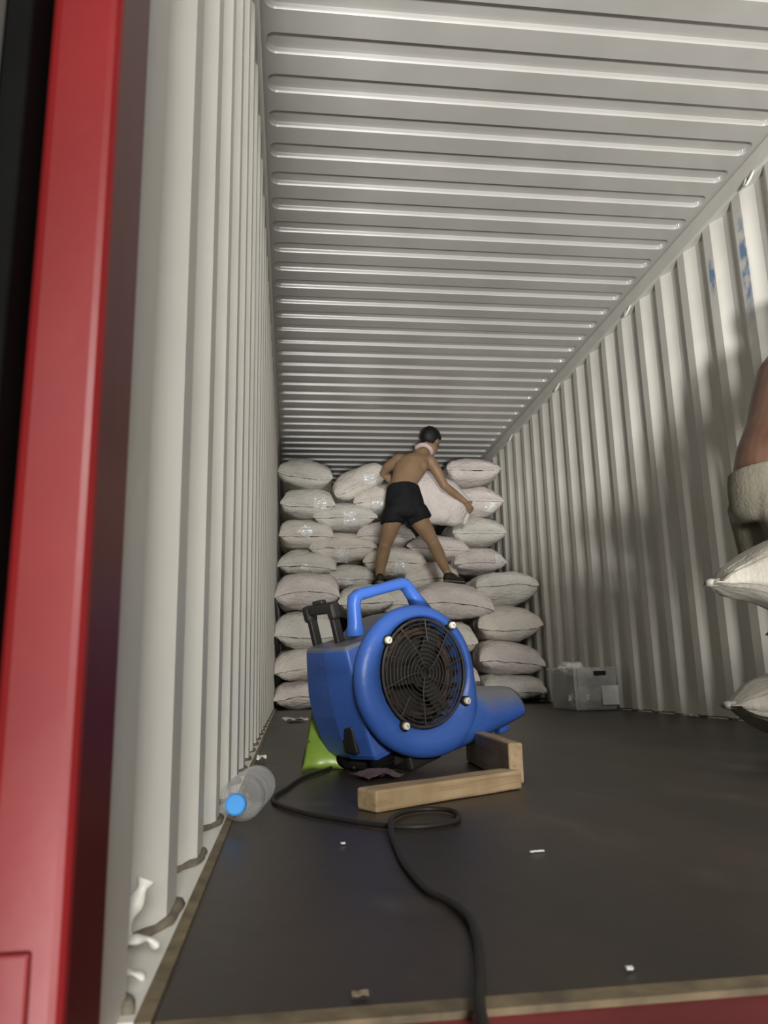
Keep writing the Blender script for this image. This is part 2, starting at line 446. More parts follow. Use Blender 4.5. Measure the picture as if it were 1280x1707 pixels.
# ------------------------------------------------------------------ sacks
def sack_mesh(w, l, h, seed, ear=0.06, taper=(5.0, 2.2), arc=0.0, droop=0.0, flap=0.03, gather=0.0, fold=1.0, rnd_x=0.70, nu=48, nv=40):
    """a filled woven sack: length along y, front sewn end at -y; closes to a flat seam at both ends"""
    rnd = random.Random(seed); off = V((rnd.uniform(-50, 50), rnd.uniform(-50, 50), rnd.uniform(-50, 50)))
    bm = bmesh.new(); rows = []
    p, q = taper
    vv = []
    for i in range(nv + 1):
        t = -1 + 2 * i / nv; vv.append(math.copysign(1 - (1 - abs(t)) ** 1.7, t))
    L2 = l / 2 - flap
    ph = rnd.uniform(0, 6.28); k1 = rnd.uniform(7, 10)
    for v in [-1.0 - f_ * flap / L2 for f_ in (1.0, .66, .33)] + vv + [1.0 + flap / L2]:
        vc = max(-1, min(1, v)); av = abs(vc)
        hh = h / 2 * max(1 - av ** p, 0) ** (1 / q) + 0.004
        aa = w / 2 * (1 - ear + ear * av ** 6) * (1 - (gather * av ** 2.2 if v < 0 else 0))
        ez = 0.82 - 0.1 * av
        row = []
        for k in range(nu):
            a = 2 * PI * k / nu; ca, sa = math.cos(a), math.sin(a)
            x = aa * math.copysign(abs(ca) ** rnd_x, ca)
            z = hh * math.copysign(abs(sa) ** ez, sa)
            y = vc * L2 + (v - vc) * L2
            xn = x / aa
            end = av ** 5
            y -= math.copysign(1, vc) * end * 0.035 * (1 - xn * xn) * -1 * 0.0
            z += end * (arc * (1 - xn * xn) + droop) * (1 if vc < 0 else 0.6)
            if v < -1 and fold:
                e = (-1 - v) * L2 / flap
                wv = .75 + .55 * noise.noise(V((x * 9, seed * 3.7, 0)))
                y += (e * flap) * (0.25 + .5 * e) ; z -= (0.030 * e ** 1.2) * wv * fold; y -= .004 * math.sin(x * 60) * e
            P = V((x, y, z))
            nd = noise.noise(P * 4.5 + off) * 0.024 + noise.noise(P * 10 + off) * 0.010 + noise.noise(V((P.x * 26, P.y * 6, P.z * 9)) + off) * 0.003
            wr_ = math.sin(xn * k1 * PI + ph) * 0.007 * (av ** 4) * (1 - av ** 14)
            nrm = V((x / (aa * aa + 1e-6), 0, (hh and z / (hh * hh + 1e-5)))).normalized()
            f = min(1, (1 - av) * 4 + 0.25)
            P += nrm * (nd * f + wr_)
            row.append(bm.verts.new(P))
        rows.append(row)
    for a, b in zip(rows, rows[1:]):
        for k in range(nu): bm.faces.new((a[k], a[(k + 1) % nu], b[(k + 1) % nu], b[k]))
    bm.faces.new(rows[0][::-1]); bm.faces.new(rows[-1])
    bmesh.ops.recalc_face_normals(bm, faces=bm.faces[:])
    return bm

def put_sack(label, cx, y, cz, w, l, h, seed, rot=None, material=None, group='filled white sacks stacked at the back', pouch=None, **kw):
    """y = nearest end of the sack"""
    bm = sack_mesh(w, l, h, seed, **kw)
    bvh = BVHTree.FromBMesh(bm)
    o = obj('sack', bm, material or SACKS[seed % 3], None, True)
    tag(o, label, 'sack', group)
    R = rot if rot is not None else Matrix.Identity(3)
    c = V((cx, y + l / 2, cz)) if rot is None or kw.get('_c') is None else V(kw['_c'])
    M4 = R.to_4x4(); M4.translation = V((cx, y + l / 2, cz)); o.matrix_world = M4
    if pouch:
        px, pz, pw, ph, ang = pouch                 # in the sack's own x, z; a shiny pouch glued to the near end
        rnd = random.Random(seed + 7); pb = bmesh.new(); g = []
        n = 8
        for i in range(n + 1):
            r = []
            for j in range(n + 1):
                a, b = (i / n - .5) * pw, (j / n - .5) * ph
                x = px + a * math.cos(ang) - b * math.sin(ang); z = pz + a * math.sin(ang) + b * math.cos(ang)
                hit = bvh.ray_cast(V((x, -l, z)), V((0, 1, 0)))
                yy = hit[0].y if hit[0] else -l / 2 + 0.08
                r.append(pb.verts.new((x, min(yy, -l / 2 + 0.16) - 0.006 - rnd.uniform(0, 0.007), z)))
            g.append(r)
        for i in range(n):
            for j in range(n): pb.faces.new((g[i][j], g[i + 1][j], g[i + 1][j + 1], g[i][j + 1]))
        e = bmesh.ops.extrude_face_region(pb, geom=pb.faces[:])
        for v in e['geom']:
            if isinstance(v, bmesh.types.BMVert): v.co.y += 0.003
        pp = obj('label_pouch', pb, M_pouch, o)
        pp['label'] = 'shiny clear label pouch'
    return o
RY = lambda d: Matrix.Rotation(math.radians(d), 3, 'Y')
RZ = lambda d: Matrix.Rotation(math.radians(d), 3, 'Z')
RX = lambda d: Matrix.Rotation(math.radians(d), 3, 'X')
YF, YB = 6.50, 7.46
SCALE = {YF: 0.984, YB: 0.977}          # the tiers' widths and heights at these depths
# (label, cx, cz, w, h, tilt deg, ear, arc, droop, pouch(x,z world,w,h,angle))
FRONT = [
 ('plump cream sack topping the near stack against the left wall', .278, 1.008, .58, .345, 0, .05, .06, -.05, None),
 ('cream sack second from the top of the near stack by the left wall', .268, .681, .56, .325, 1, .05, .0, -.06, None),
 ('cream sack second from the floor of the near stack by the left wall', .258, .376, .55, .30, -1, .05, .03, -.05, None),
 ('lowest cream sack on the floor beside the left wall, near stack', .262, .113, .55, .232, 0, .05, .03, -.02, None),
 ('sack with a pointed ear seen through the blue handle of the blower', .79, .935, .52, .28, -2, .12, .0, -.03, None),
 ('dull sack set back between the eared sack and the right shoe sack', 1.13, .925, .50, .28, 0, .08, .0, -.02, None),
 ('wide drooping sack under the right shoe of the man in black shorts', 1.56, .912, .76, .335, 4, .10, .05, -.06, None),
 ('plump sack topping the near stack beside the right wall', 2.075, 1.020, .60, .325, -2, .05, .02, .02, None),
 ('sack with a folded corner flap, second from top at the right wall', 2.075, .702, .61, .325, -1, .10, -.03, -.02, None),
 ('sack with a drooping front seam, third from top at the right wall', 2.08, .398, .61, .315, 5, .07, .02, -.04, None),
 ('low pinkish sack above black film, bottom of the near stack right', 2.085, .140, .58, .215, 2, .05, .0, -.02, None),
 ('sack between the grille rim of the blower and the folded corner flap', 1.49, .575, .56, .32, 1, .10, -.02, -.03, None),
 ('half-hidden sack just above the blower outlet, left of the seamed sack', 1.50, .280, .58, .29, 8, .10, .02, -.03, None),
]
BACK = [
 ('topmost sack at the left wall, smooth and without a label pouch', .297, 2.372, .59, .32, 8, .05, -.03, -.04, None),
 ('steeply tilted sack with a shiny pouch at the left elbow of the man', .837, 2.285, .66, .315, -27, .07, 0, -.05, (.935, 2.275, .13, .11, -.45)),
 ('topmost sack at the right wall, right of the hair of the man', 2.078, 2.405, .61, .305, 0, .06, 0, 0, None),
 ('sack with a bright pouch directly under the topmost left wall sack', .294, 2.052, .58, .325, 1, .08, -.02, -.04, (.425, 2.01, .13, .11, -.1)),
 ('sack with a shiny pouch touching the left edge of the black shorts', 1.09, 2.105, .64, .33, -3, .14, .02, -.05, (1.04, 2.01, .12, .13, 0)),
 ('sack with a square pouch behind the hand of the man at right wall', 2.078, 2.070, .61, .335, 0, .05, .02, -.02, (2.235, 1.985, .13, .09, 0)),
 ('long flat sack with a central pouch, left of the black shorts', .690, 1.905, .69, .315, 0, .16, 0, -.02, (.745, 1.855, .14, .14, 0)),
 ('sack with a slanted pouch, third from the top at the left wall', .287, 1.722, .57, .325, 0, .05, 0, -.03, (.285, 1.72, .13, .11, -.6)),
 ('sack seen between the thighs of the man below the black shorts', 1.12, 1.722, .63, .28, 2, .14, .01, -.04, None),
 ('plain stitched sack below the hand of the man at the right wall', 2.085, 1.740, .60, .315, 0, .06, .0, -.02, None),
 ('long pointed sack with a shiny central pouch, left of the left calf', .668, 1.580, .72, .325, -1, .16, .01, -.02, (.65, 1.475, .14, .14, -.1)),
 ('sack with two pointed ears behind the right knee of the man', 1.66, 1.575, .69, .28, 4, .16, 0, -.02, None),
 ('sack with a narrow pouch, fourth from the top at the left wall', .305, 1.412, .61, .285, 4, .05, .02, -.05, (.295, 1.345, .12, .06, -.1)),
 ('sack with a bright square pouch between the two calves of the man', 1.20, 1.425, .68, .34, 2, .10, .02, -.02, (1.265, 1.34, .13, .12, 0)),
 ('sack with a dark stitched opening at the right wall, fourth from top', 2.10, 1.430, .58, .305, 0, .06, .02, -.04, (2.30, 1.43, .08, .10, 0)),
 ('small dull sack with a narrow pouch, low beside the left ankle', .745, 1.262, .48, .27, 0, .06, 0, -.02, (.71, 1.20, .11, .06, 0)),
 ('rumpled sack just left of the right shoe of the man', 1.575, 1.262, .60, .31, -4, .08, .04, -.05, None),
]
i = 0
for tier, yf in ((FRONT, YF), (BACK, YB)):
    for lab, cx, cz, w, h, tilt, ear, arc, dr_, pch in tier:
        i += 1; rnd = random.Random(i * 3 + 1)
        k = SCALE[yf]; cx = .122 + (cx - .122) * k; cz = .258 + (cz - .258) * k; w *= k * .97; h *= k * .975
        if pch: pch = (.122 + (pch[0] - .122) * k, .258 + (pch[1] - .258) * k) + pch[2:]
        Rm = RZ(rnd.uniform(-1.5, 1.5)) @ RY(tilt)
        pp = None
        if pch:
            lp = RY(-tilt) @ V((pch[0] - cx, 0, pch[1] - cz)); pp = (lp.x * 0.97, max(-h / 2 + .05, min(h / 2 - .05, lp.z)), pch[2], pch[3], pch[4])
        put_sack(lab, cx, yf + (.16 if 'set back' in lab else 0) + rnd.uniform(-0.02, 0.03), cz, w, 0.88, h, i, Rm, pouch=pp, ear=ear, arc=arc, droop=dr_)
# the sack the man is dragging: long axis pointing down to the right
ax = V((0.91, -0.06, -0.40)).normalized()
Ry = -ax; Rx = V((0.40, 0.0, 0.91)); Rx = (Rx - Ry * Rx.dot(Ry)).normalized(); Rzv = Rx.cross(Ry)
Rh = Matrix((Rx, Ry, Rzv)).transposed()
put_sack('bulging sack with a gathered end gripped by the man in black shorts', 1.545, 7.31 - 0.40, 1.985, .45, .80, .27, 60, Rh, SACKS[1], ear=-.10, taper=(2.7, 1.8), droop=0.0, flap=.035, fold=0, gather=.45, rnd_x=1.0)
# three sacks stacked on the floor at the right wall, near
Rs = RZ(90) @ RX(0)
def side_sack(label, tipx, l, cy_, cz, w, h, seed, tip):
    Rl = Matrix.Rotation(math.radians(-90), 3, 'Z')      # local -y (sewn end) -> world -x
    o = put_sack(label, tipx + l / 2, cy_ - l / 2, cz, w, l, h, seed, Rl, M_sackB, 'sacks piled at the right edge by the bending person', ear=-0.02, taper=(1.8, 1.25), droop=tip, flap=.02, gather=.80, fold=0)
    # gathered and tied tip
    bm = bmesh.new()
    c = V((0, -l / 2 + .015, tip * 0.9))
    etube(bm, [(c + V((0, .055, 0)), (.035, 0, 0), (0, 0, .024)), (c + V((0, .02, 0)), (.019, 0, 0), (0, 0, .015)), (c, (.013, 0, 0), (0, 0, .011)), (c + V((0, -.012, 0)), (.020, 0, 0), (0, 0, .013)), (c + V((0, -.024, 0)), (.018, 0, 0), (0, 0, .009))], 12)
    obj('sack_ear', bm, M_sackB, o, True)
    return o
side_sack('white sack on the floor under two others at the right edge', 1.375, .84, 2.13, .142, .42, .275, 80, .012)
side_sack('set-back white sack in the middle of the pile at the right edge', 1.56, .70, 2.15, .355, .38, .17, 81, 0)
side_sack('white sack with pointed tip on top of the pile at right edge', 1.365, .84, 2.13, .535, .42, .255, 82, -.03)

# ------------------------------------------------------------------ people
def head_mesh(bm, c, face, upv, s=1.0):
    c = V(c); face = V(face).normalized(); upv = V(upv); side = face.cross(upv).normalized(); upv = side.cross(face).normalized()
    R = Matrix((side, face, upv)).transposed()
    P = lambda x, y, z: c + R @ V((x, y, z)) * s
    ellip(bm, P(0, -.012, .025), (.077 * s, .097 * s, .092 * s), R)
    ellip(bm, P(0, .022, -.045), (.060 * s, .072 * s, .072 * s), R)
    ellip(bm, P(0, .060, -.092), (.030 * s, .026 * s, .022 * s), R, 12, 8)
    etube(bm, [(P(0, .088, .012), R @ V((.006, 0, 0)) * s, R @ V((0, .010, 0)) * s), (P(0, .098, -.018), R @ V((.011, 0, 0)) * s, R @ V((0, .014, 0)) * s), (P(0, .100, -.036), R @ V((.016, 0, 0)) * s, R @ V((0, .013, 0)) * s), (P(0, .088, -.044), R @ V((.012, 0, 0)) * s, R @ V((0, .010, 0)) * s)], 10)
    for sx in (-1, 1):
        ellip(bm, P(.078 * sx, -.010, -.012), (.010 * s, .021 * s, .034 * s), R, 12, 8)
        ellip(bm, P(.030 * sx, .076, .026), (.024 * s, .012 * s, .008 * s), R, 10, 8)
    ellip(bm, P(0, .087, -.062), (.024 * s, .010 * s, .006 * s), R, 10, 6); ellip(bm, P(0, .085, -.073), (.021 * s, .010 * s, .006 * s), R, 10, 6)
    return R, P

def hair_mesh(P, R, s, seed):
    bm = bmesh.new(); ellip(bm, P(0, -.018, .038), (.086 * s, .104 * s, .094 * s), R, 36, 26)
    inv = R.transposed(); c0 = P(0, 0, 0)
    dead = []
    for v in bm.verts:
        q = inv @ (v.co - c0) / s
        cutz = -0.055 if q.y < -.02 else (-0.02 + (q.y + .02) * 0.9)
        if q.z < cutz: dead.append(v)
        v.co += (v.co - c0).normalized() * noise.noise(v.co * 40 + V((seed, 0, 0))) * 0.007
    bmesh.ops.delete(bm, geom=dead, context='VERTS')
    e = bmesh.ops.extrude_face_region(bm, geom=bm.faces[:])
    for g in e['geom']:
        if isinstance(g, bmesh.types.BMVert): g.co += (c0 - g.co).normalized() * 0.012
    return bm

def hand_mesh(bm, wrist, dirv, palm, thumb, curl, s=1.0):
    """palm normal = palm side; fingers bend towards it"""
    d = V(dirv).normalized(); pn = V(palm); pn = (pn - d * pn.dot(d)).normalized(); sd = d.cross(pn).normalized()
    if sd.dot(V(thumb)) < 0: sd = -sd
    w0 = V(wrist)
    etube(bm, [(w0 - d * .01, sd * .024 * s, pn * .017 * s), (w0 + d * .03 * s, sd * .033 * s, pn * .016 * s), (w0 + d * .075 * s, sd * .040 * s, pn * .014 * s), (w0 + d * .095 * s, sd * .036 * s, pn * .010 * s)], 16)
    for k, (o, ln) in enumerate(((.029, .068), (.010, .078), (-.009, .072), (-.028, .056))):
        p = w0 + d * .088 * s + sd * o * s; a = 0.25 * curl; pts = [p]
        for t in (0.45, 0.32, 0.23):
            dd = d * math.cos(a) + pn * math.sin(a); p = p + dd * ln * t * s; pts.append(p); a += 0.75 * curl
        limb(bm, pts, [.0092 * s, .0088 * s, .0080 * s, .0072 * s])
    p = w0 + d * .028 * s + sd * .028 * s; td = (sd * .75 + d * .62 + pn * .25 * curl).normalized(); q = p + td * .040 * s
    td2 = (d * .8 + sd * .35 + pn * .5 * curl).normalized(); limb(bm, [p, q, q + td2 * .030 * s], [.0125 * s, .0105 * s, .0085 * s])

def shoe_meshes(parent, heel, toe, upv=(0, 0, 1)):
    heel, toe, upv = V(heel), V(toe), V(upv); f = (toe - heel); L_ = f.length; f.normalize(); sd = f.cross(upv).normalized(); upv = sd.cross(f)
    bm = bmesh.new(); secs = []
    for t, w_, h_, z_ in ((0, .024, .026, .040), (.06, .034, .042, .048), (.22, .038, .050, .055), (.42, .038, .042, .047), (.62, .043, .030, .036), (.82, .042, .022, .029), (.95, .028, .017, .024), (1.0, .012, .010, .020)):
        secs.append((heel + f * L_ * t + upv * z_, sd * w_, upv * h_))
    etube(bm, secs, 18)
    sh = obj('shoe', bm, M_shoe, parent, True)
    bm = bmesh.new(); secs = []
    for t, w_ in ((-.01, .022), (.05, .036), (.25, .039), (.5, .038), (.68, .046), (.88, .042), (.98, .026), (1.02, .010)):
        secs.append((heel + f * L_ * t + upv * .010, sd * w_, upv * .010))
    etube(bm, secs, 16); obj('sole', bm, M_sole, sh, True)

def torso(bm, secs):
    etube(bm, secs, 24)

def man_a():
    root = thing('person', 'shirtless man in black shorts bending over the sacks, back turned', 'person', (1.25, 6.92, 1.10))
    root_inv = Matrix.Translation(-V(root.location))
    bm = bmesh.new()
    x = V((1, 0, 0)); y = V((0, 1, 0))
    tl = V((.94, .0, -.06)); ud = V((.05, .95, -.30))
    torso(bm, [(V((1.195, 6.93, 1.72)), x * .10, y * .08), (V((1.195, 6.93, 1.80)), x * .150, y * .112), (V((1.190, 6.94, 1.90)), x * .152, y * .112), (V((1.188, 6.95, 1.99)), x * .136, ud * .098),
               (V((1.205, 6.97, 2.06)), x * .134, ud * .096), (V((1.245, 7.00, 2.14)), x * .150, ud * .102), (V((1.285, 7.03, 2.22)), x * .168, ud * .108),
               (V((1.315, 7.055, 2.29)), tl * .176, ud * .102), (V((1.345, 7.07, 2.335)), tl * .150, ud * .082), (V((1.385, 7.08, 2.37)), tl * .085, ud * .06)])
    for c, r in (((1.20, 7.05, 2.29), .072), ((1.445, 7.07, 2.30), .072), ((1.25, 6.99, 2.245), .062), ((1.385, 6.995, 2.235), .062)): ellip(bm, c, (r, r * .8, r * 1.1))
    hR, P = head_mesh(bm, (1.505, 7.12, 2.515), (.62, .72, -.38), (.15, .12, 1.0), 1.10)
    limb(bm, [(1.375, 7.075, 2.35), (1.44, 7.09, 2.43), (1.485, 7.11, 2.50)], [.075, .058, .055])
    # arms
    limb(bm, [(1.170, 7.05, 2.315), (1.075, 7.14, 2.262), (1.040, 7.215, 2.215), (1.16, 7.255, 2.11), (1.25, 7.235, 2.07)], [.057, .050, .040, .038, .027])
    hand_mesh(bm, (1.25, 7.235, 2.07), (.85, .1, -.45), (0, .8, -.5), (0, 0, 1), .8)
    limb(bm, [(1.478, 7.06, 2.308), (1.555, 7.065, 2.185), (1.614, 7.075, 2.062), (1.715, 7.125, 2.00), (1.843, 7.185, 1.924)], [.058, .051, .041, .040, .027])
    hand_mesh(bm, (1.845, 7.186, 1.922), (.62, .42, -.62), (-.4, .9, .1), (0, 0, 1), .9)
    # legs
    limb(bm, [(1.108, 6.93, 1.76), (1.062, 6.99, 1.62), (1.015, 7.06, 1.462), (.985, 7.01, 1.36), (.938, 6.895, 1.165)], [.098, .083, .058, .062, .038])
    limb(bm, [(1.285, 6.93, 1.76), (1.385, 7.00, 1.63), (1.486, 7.07, 1.492), (1.515, 7.02, 1.385), (1.572, 6.905, 1.185)], [.100, .084, .058, .063, .038])
    limb(bm, [(.938, 6.885, 1.165), (.938, 6.93, 1.135), (.945, 7.03, 1.125)], [.040, .036, .030])
    limb(bm, [(1.572, 6.90, 1.185), (1.60, 6.90, 1.150), (1.66, 6.90, 1.135)], [.040, .036, .030])
    b = remeshed('body', bm, M_skin, None, 0.0055, 5)
    parts = [b]
    hb = obj('hair', hair_mesh(P, hR, 1.16, 3), M_hair, None, True); parts.append(hb)
    for sx in (-1, 1):
        e = bmesh.new(); ellip(e, P(.031 * sx, .083, .008), (.011, .008, .007), hR, 10, 8); parts.append(obj('eye', e, M_hair, None, True))
    # shorts
    bm = bmesh.new()
    etube(bm, [(V((1.190, 6.95, 2.01)), x * .152, ud * .115), (V((1.190, 6.94, 1.96)), x * .165, y * .125), (V((1.195, 6.93, 1.88)), x * .182, y * .135), (V((1.198, 6.93, 1.79)), x * .192, y * .140), (V((1.205, 6.935, 1.73)), x * .195, y * .138), (V((1.205, 6.94, 1.70)), x * .17, y * .12)], 28)
    etube(bm, [(V((1.118, 6.93, 1.80)), x * .118, y * .130), (V((1.090, 6.95, 1.72)), x * .120, y * .128), (V((1.075, 6.965, 1.655)), x * .115, y * .120)], 24)
    etube(bm, [(V((1.285, 6.93, 1.80)), V((.112, 0, .03)), y * .130), (V((1.320, 6.95, 1.735)), V((.115, 0, .04)), y * .128), (V((1.350, 6.975, 1.680)), V((.112, 0, .05)), y * .120)], 24)
    sh = remeshed('shorts', bm, M_shorts, None, 0.008, 6); parts.append(sh)
    for v in sh.data.vertices:
        v.co += v.normal * (noise.noise(V((v.co.x * 14, v.co.y * 14, v.co.z * 5))) * 0.008)
    # towel round the neck
    bm = bmesh.new(); pts = []
    for k in range(17):
        a = -2.6 + 5.2 * k / 16
        pts.append(V((1.430, 7.075, 2.425)) + V((.92, 0, -.30)) * (.080 * math.sin(a)) + V((.05, 1, -.1)) * (-.080 * math.cos(a)) + V((.3, .1, .92)) * (.012 * math.cos(2 * a)))
    tube(bm, pts, [.022 + .006 * noise.noise(V((k * .9, 0, 0))) for k in range(17)], 12)
    tw = obj('towel', bm, M_towel, None, True); parts.append(tw)
    dummy = bpy.data.objects.new('tmp', None)
    before = set(COL.objects)
    shoe_meshes(None, (.936, 6.83, 1.085), (.950, 7.09, 1.085)); shoe_meshes(None, (1.535, 6.875, 1.092), (1.735, 6.93, 1.085))
    for o in set(COL.objects) - before:
        if o.parent is None: parts.append(o)
    for o in parts:
        o.parent = root; o.matrix_parent_inverse = root_inv
man_a()

def man_b():
    root = thing('person', 'shirtless person in beige shorts bending at the right edge behind sacks', 'person', (1.95, 2.56, 0.0))
    inv = Matrix.Translation(-V(root.location))
    bm = bmesh.new(); y = V((0, 1, 0)); yc = 2.57
    d1 = V((.93, 0, -.34))
    torso(bm, [(V((1.905, yc, .80)), V((.09, 0, 0)), y * .11), (V((1.905, yc, .87)), V((.118, 0, 0)), y * .155), (V((1.908, yc, .96)), V((.122, 0, 0)), y * .158), (V((1.925, yc, 1.05)), d1 * .112, y * .142),
               (V((1.985, yc, 1.16)), d1 * .115, y * .150), (V((2.03, yc, 1.27)), d1 * .122, y * .165), (V((2.075, yc, 1.385)), d1 * .122, y * .172), (V((2.115, yc, 1.47)), d1 * .095, y * .12)])
    limb(bm, [(2.11, yc, 1.45), (2.15, yc, 1.51), (2.17, yc, 1.55)], [.072, .057, .054])
    hR, P = head_mesh(bm, (2.20, yc, 1.60), (.85, -.1, -.45), (.4, 0, .9), .98)
    for s in (-1, 1):
        limb(bm, [(2.11, yc + .175 * s, 1.385), (2.14, yc + .20 * s, 1.23), (2.15, yc + .20 * s, 1.10), (2.17, yc + .14 * s, .985), (2.18, yc + .08 * s, .88)], [.056, .049, .040, .038, .027])
        hand_mesh(bm, (2.17, yc + .08 * s, .88), (.25, -.1 * s, -.95), (.8, -.3 * s, 0), (0, -s, 0), .45)
        limb(bm, [(1.915, yc + .085 * s, .86), (1.945, yc + .09 * s, .66), (1.975, yc + .09 * s, .47), (1.955, yc + .09 * s, .36), (1.93, yc + .09 * s, .09)], [.096, .082, .057, .060, .038])
        limb(bm, [(1.93, yc + .09 * s, .08), (1.97, yc + .09 * s, .055), (2.07, yc + .09 * s, .04)], [.038, .034, .028])
    parts = [remeshed('body', bm, M_skinB, None, 0.007, 5), obj('hair', hair_mesh(P, hR, 1.02, 9), M_hair, None, True)]
    for sx in (-1, 1):
        e = bmesh.new(); ellip(e, P(.031 * sx, .083, .008), (.011, .008, .007), hR, 10, 8); parts.append(obj('eye', e, M_hair, None, True))
    bm = bmesh.new()
    etube(bm, [(V((1.908, yc, .985)), V((.132, 0, 0)), y * .168), (V((1.908, yc, .93)), V((.138, 0, 0)), y * .175), (V((1.912, yc, .84)), V((.140, 0, 0)), y * .180), (V((1.915, yc, .78)), V((.12, 0, 0)), y * .15)], 28)
    for s in (-1, 1):
        etube(bm, [(V((1.915, yc + .085 * s, .86)), V((.125, 0, 0)), y * .105), (V((1.935, yc + .092 * s, .70)), V((.118, 0, 0)), y * .104), (V((1.950, yc + .095 * s, .58)), V((.122, 0, 0)), y * .105)], 24)
    parts.append(remeshed('shorts', bm, M_beige, None, 0.009, 5))
    before = set(COL.objects)
    for s in (-1, 1): shoe_meshes(None, (1.88, yc + .09 * s, .0), (2.14, yc + .10 * s, .0))
    parts += [o for o in set(COL.objects) - before if o.parent is None]
    for o in parts: o.parent = root; o.matrix_parent_inverse = inv
man_b()

# ------------------------------------------------------------------ blower
def blower():
    root = thing('air_blower', 'blue snail-shaped floor blower tilted up on a wood block', 'blower', (0.501, 2.127, 0.265))
    yw, rl = math.radians(30), math.radians(15)
    X = V((math.cos(yw), math.sin(yw), 0)); Z = V((0, 0, 1)); D = V((-math.sin(yw), math.cos(yw), 0))
    u = math.cos(rl) * X + math.sin(rl) * Z; w = -math.sin(rl) * X + math.cos(rl) * Z
    root.rotation_mode = 'QUATERNION'
    root.rotation_quaternion = Matrix((u, D, w)).transposed().to_quaternion()
    # local axes: x = right along the face, y = depth away from the viewer, z = up
    RAD = [(-19, .194), (-1, .190), (20, .187), (40, .187), (58, .187), (76, .189), (94, .192), (112, .200), (130, .208), (144, .215), (157, .222), (170, .227), (182, .228), (195, .228), (210, .228), (245, .227), (262, .232), (274, .238), (294, .250), (312, .235), (330, .205), (341, .194)]
    def rad(a):
        a = a % 360
        if a > 341: a -= 360
        for (a0, r0), (a1, r1) in zip(RAD, RAD[1:]):
            if a0 <= a <= a1: return r0 + (r1 - r0) * (a - a0) / (a1 - a0)
        return .19
    N = 96; RG = 0.156
    smooth = [sum(rad(360 * k / N + o) for o in (-8, -4, 0, 4, 8)) / 5 for k in range(N)]
    # layers: (depth, inset)
    dep = 0.25
    prof = [(0.012, None), (0.001, 0.032), (0.002, 0.024), (0.006, 0.013), (0.013, 0.005), (0.022, 0.001), (0.031, 0.0), (0.041, 0.004), (0.050, 0.012), (0.060, 0.022), (0.072, 0.026), (dep - .05, 0.026), (dep - .028, 0.029), (dep - .010, 0.038), (dep, 0.056)]
    bm = bmesh.new(); rings = []
    # intake throat
    for d_, r_ in ((0.075, RG - .004), (0.022, RG - .004), (0.010, RG)):
        rings.append([bm.verts.new((r_ * math.cos(2 * PI * k / N), d_, r_ * math.sin(2 * PI * k / N))) for k in range(N)])
    for d_, ins in prof[1:]:
        row = []
        for k in range(N):
            a = 2 * PI * k / N
            f = 1.0 if d_ < .035 else 0.42 + 0.62 * max(0, min(1, (math.cos(a - PI) + .25) / .9))
            r_ = max(smooth[k] - ins * f, RG + .003)
            row.append(bm.verts.new((r_ * math.cos(a), d_, r_ * math.sin(a))))
        rings.append(row)
    for a, b in zip(rings, rings[1:]):
        for k in range(N): bm.faces.new((a[k], a[(k + 1) % N], b[(k + 1) % N], b[k]))
    bm.faces.new(rings[-1][::-1])
    # outlet duct: rounded rectangles lofted from inside the snail to the mouth
    def rrect(x, z0, z1, d0, d1, r, slant=0.0, rt=None):
        pts = []; r0 = r; rt = rt or r
        for n_, (cz_, cd_, a0) in enumerate(((z1 - rt, d0 + rt, 90), (z0 + r, d0 + r, 180), (z0 + r, d1 - r, 270), (z1 - r, d1 - r, 0))):
            r = rt if n_ == 0 else r0
            for i in range(5):
                a = math.radians(a0 + 90 * i / 4)
                z = cz_ + r * math.sin(a); d_ = cd_ + r * math.cos(a)
                pts.append(bm.verts.new((x + slant * (z1 - z), d_, z)))
        return pts
    secs = [rrect(.02, -.238, -.180, .010, dep - .03, .025), rrect(.07, -.243, -.158, .005, dep - .016, .036), rrect(.115, -.245, -.126, .004, dep - .014, .042), rrect(.165, -.245, -.092, .006, dep - .014, .042, 0, .075), rrect(.24, -.244, -.108, .010, dep - .016, .036, 0, .080), rrect(.31, -.241, -.130, .014, dep - .018, .028, 0, .066), rrect(.335, -.238, -.136, .016, dep - .02, .024, .22, .058), rrect(.350, -.234, -.142, .022, dep - .026, .020, .22, .050)]
    for a, b in zip(secs, secs[1:]):
        n = len(a)
        for k in range(n): bm.faces.new((a[k], a[(k + 1) % n], b[(k + 1) % n], b[k]))
    inner = rrect(.340, -.226, -.152, .030, dep - .034, .014, .22, .045); deep = rrect(.25, -.226, -.130, .030, dep - .034, .014, 0, .04)
    for a, b in ((secs[-1], inner), (inner, deep)):
        n = len(a)
        for k in range(n): bm.faces.new((a[k], a[(k + 1) % n], b[(k + 1) % n], b[k]))
    bm.faces.new(secs[0][::-1]); bm.faces.new(deep)
    # nozzle foot
    box(bm, (.285, .06, -.245), (.045, .03, .04), None, .006)
    hs = obj('housing', bm, M_blue, root, True)
    # motor and handle box at the left: slanted block with ridge
    bm = bmesh.new()
    def sec(z, pts): return [bm.verts.new((px, pd, z)) for px, pd in pts]
    S = []
    for z, x0, dd0, xb in ((.130, -.200, .062, -.184), (.118, -.206, .056, -.192), (.06, -.206, .055, -.205), (.0, -.206, .055, -.216), (-.06, -.205, .054, -.217), (-.12, -.202, .053, -.210), (-.17, -.197, .052, -.196), (-.186, -.190, .058, -.184)):
        S.append(sec(z, [(x0, dd0), (x0 - .003, dd0 + .012), ((x0 + xb) / 2 - .014, .16), (xb, .290), (xb + .02, .300), (-.06, .300), (-.06, .075), (-.115, .066)]))
    for a, b in zip(S, S[1:]):
        n = len(a)
        for k in range(n): bm.faces.new((a[k], a[(k + 1) % n], b[(k + 1) % n], b[k]))
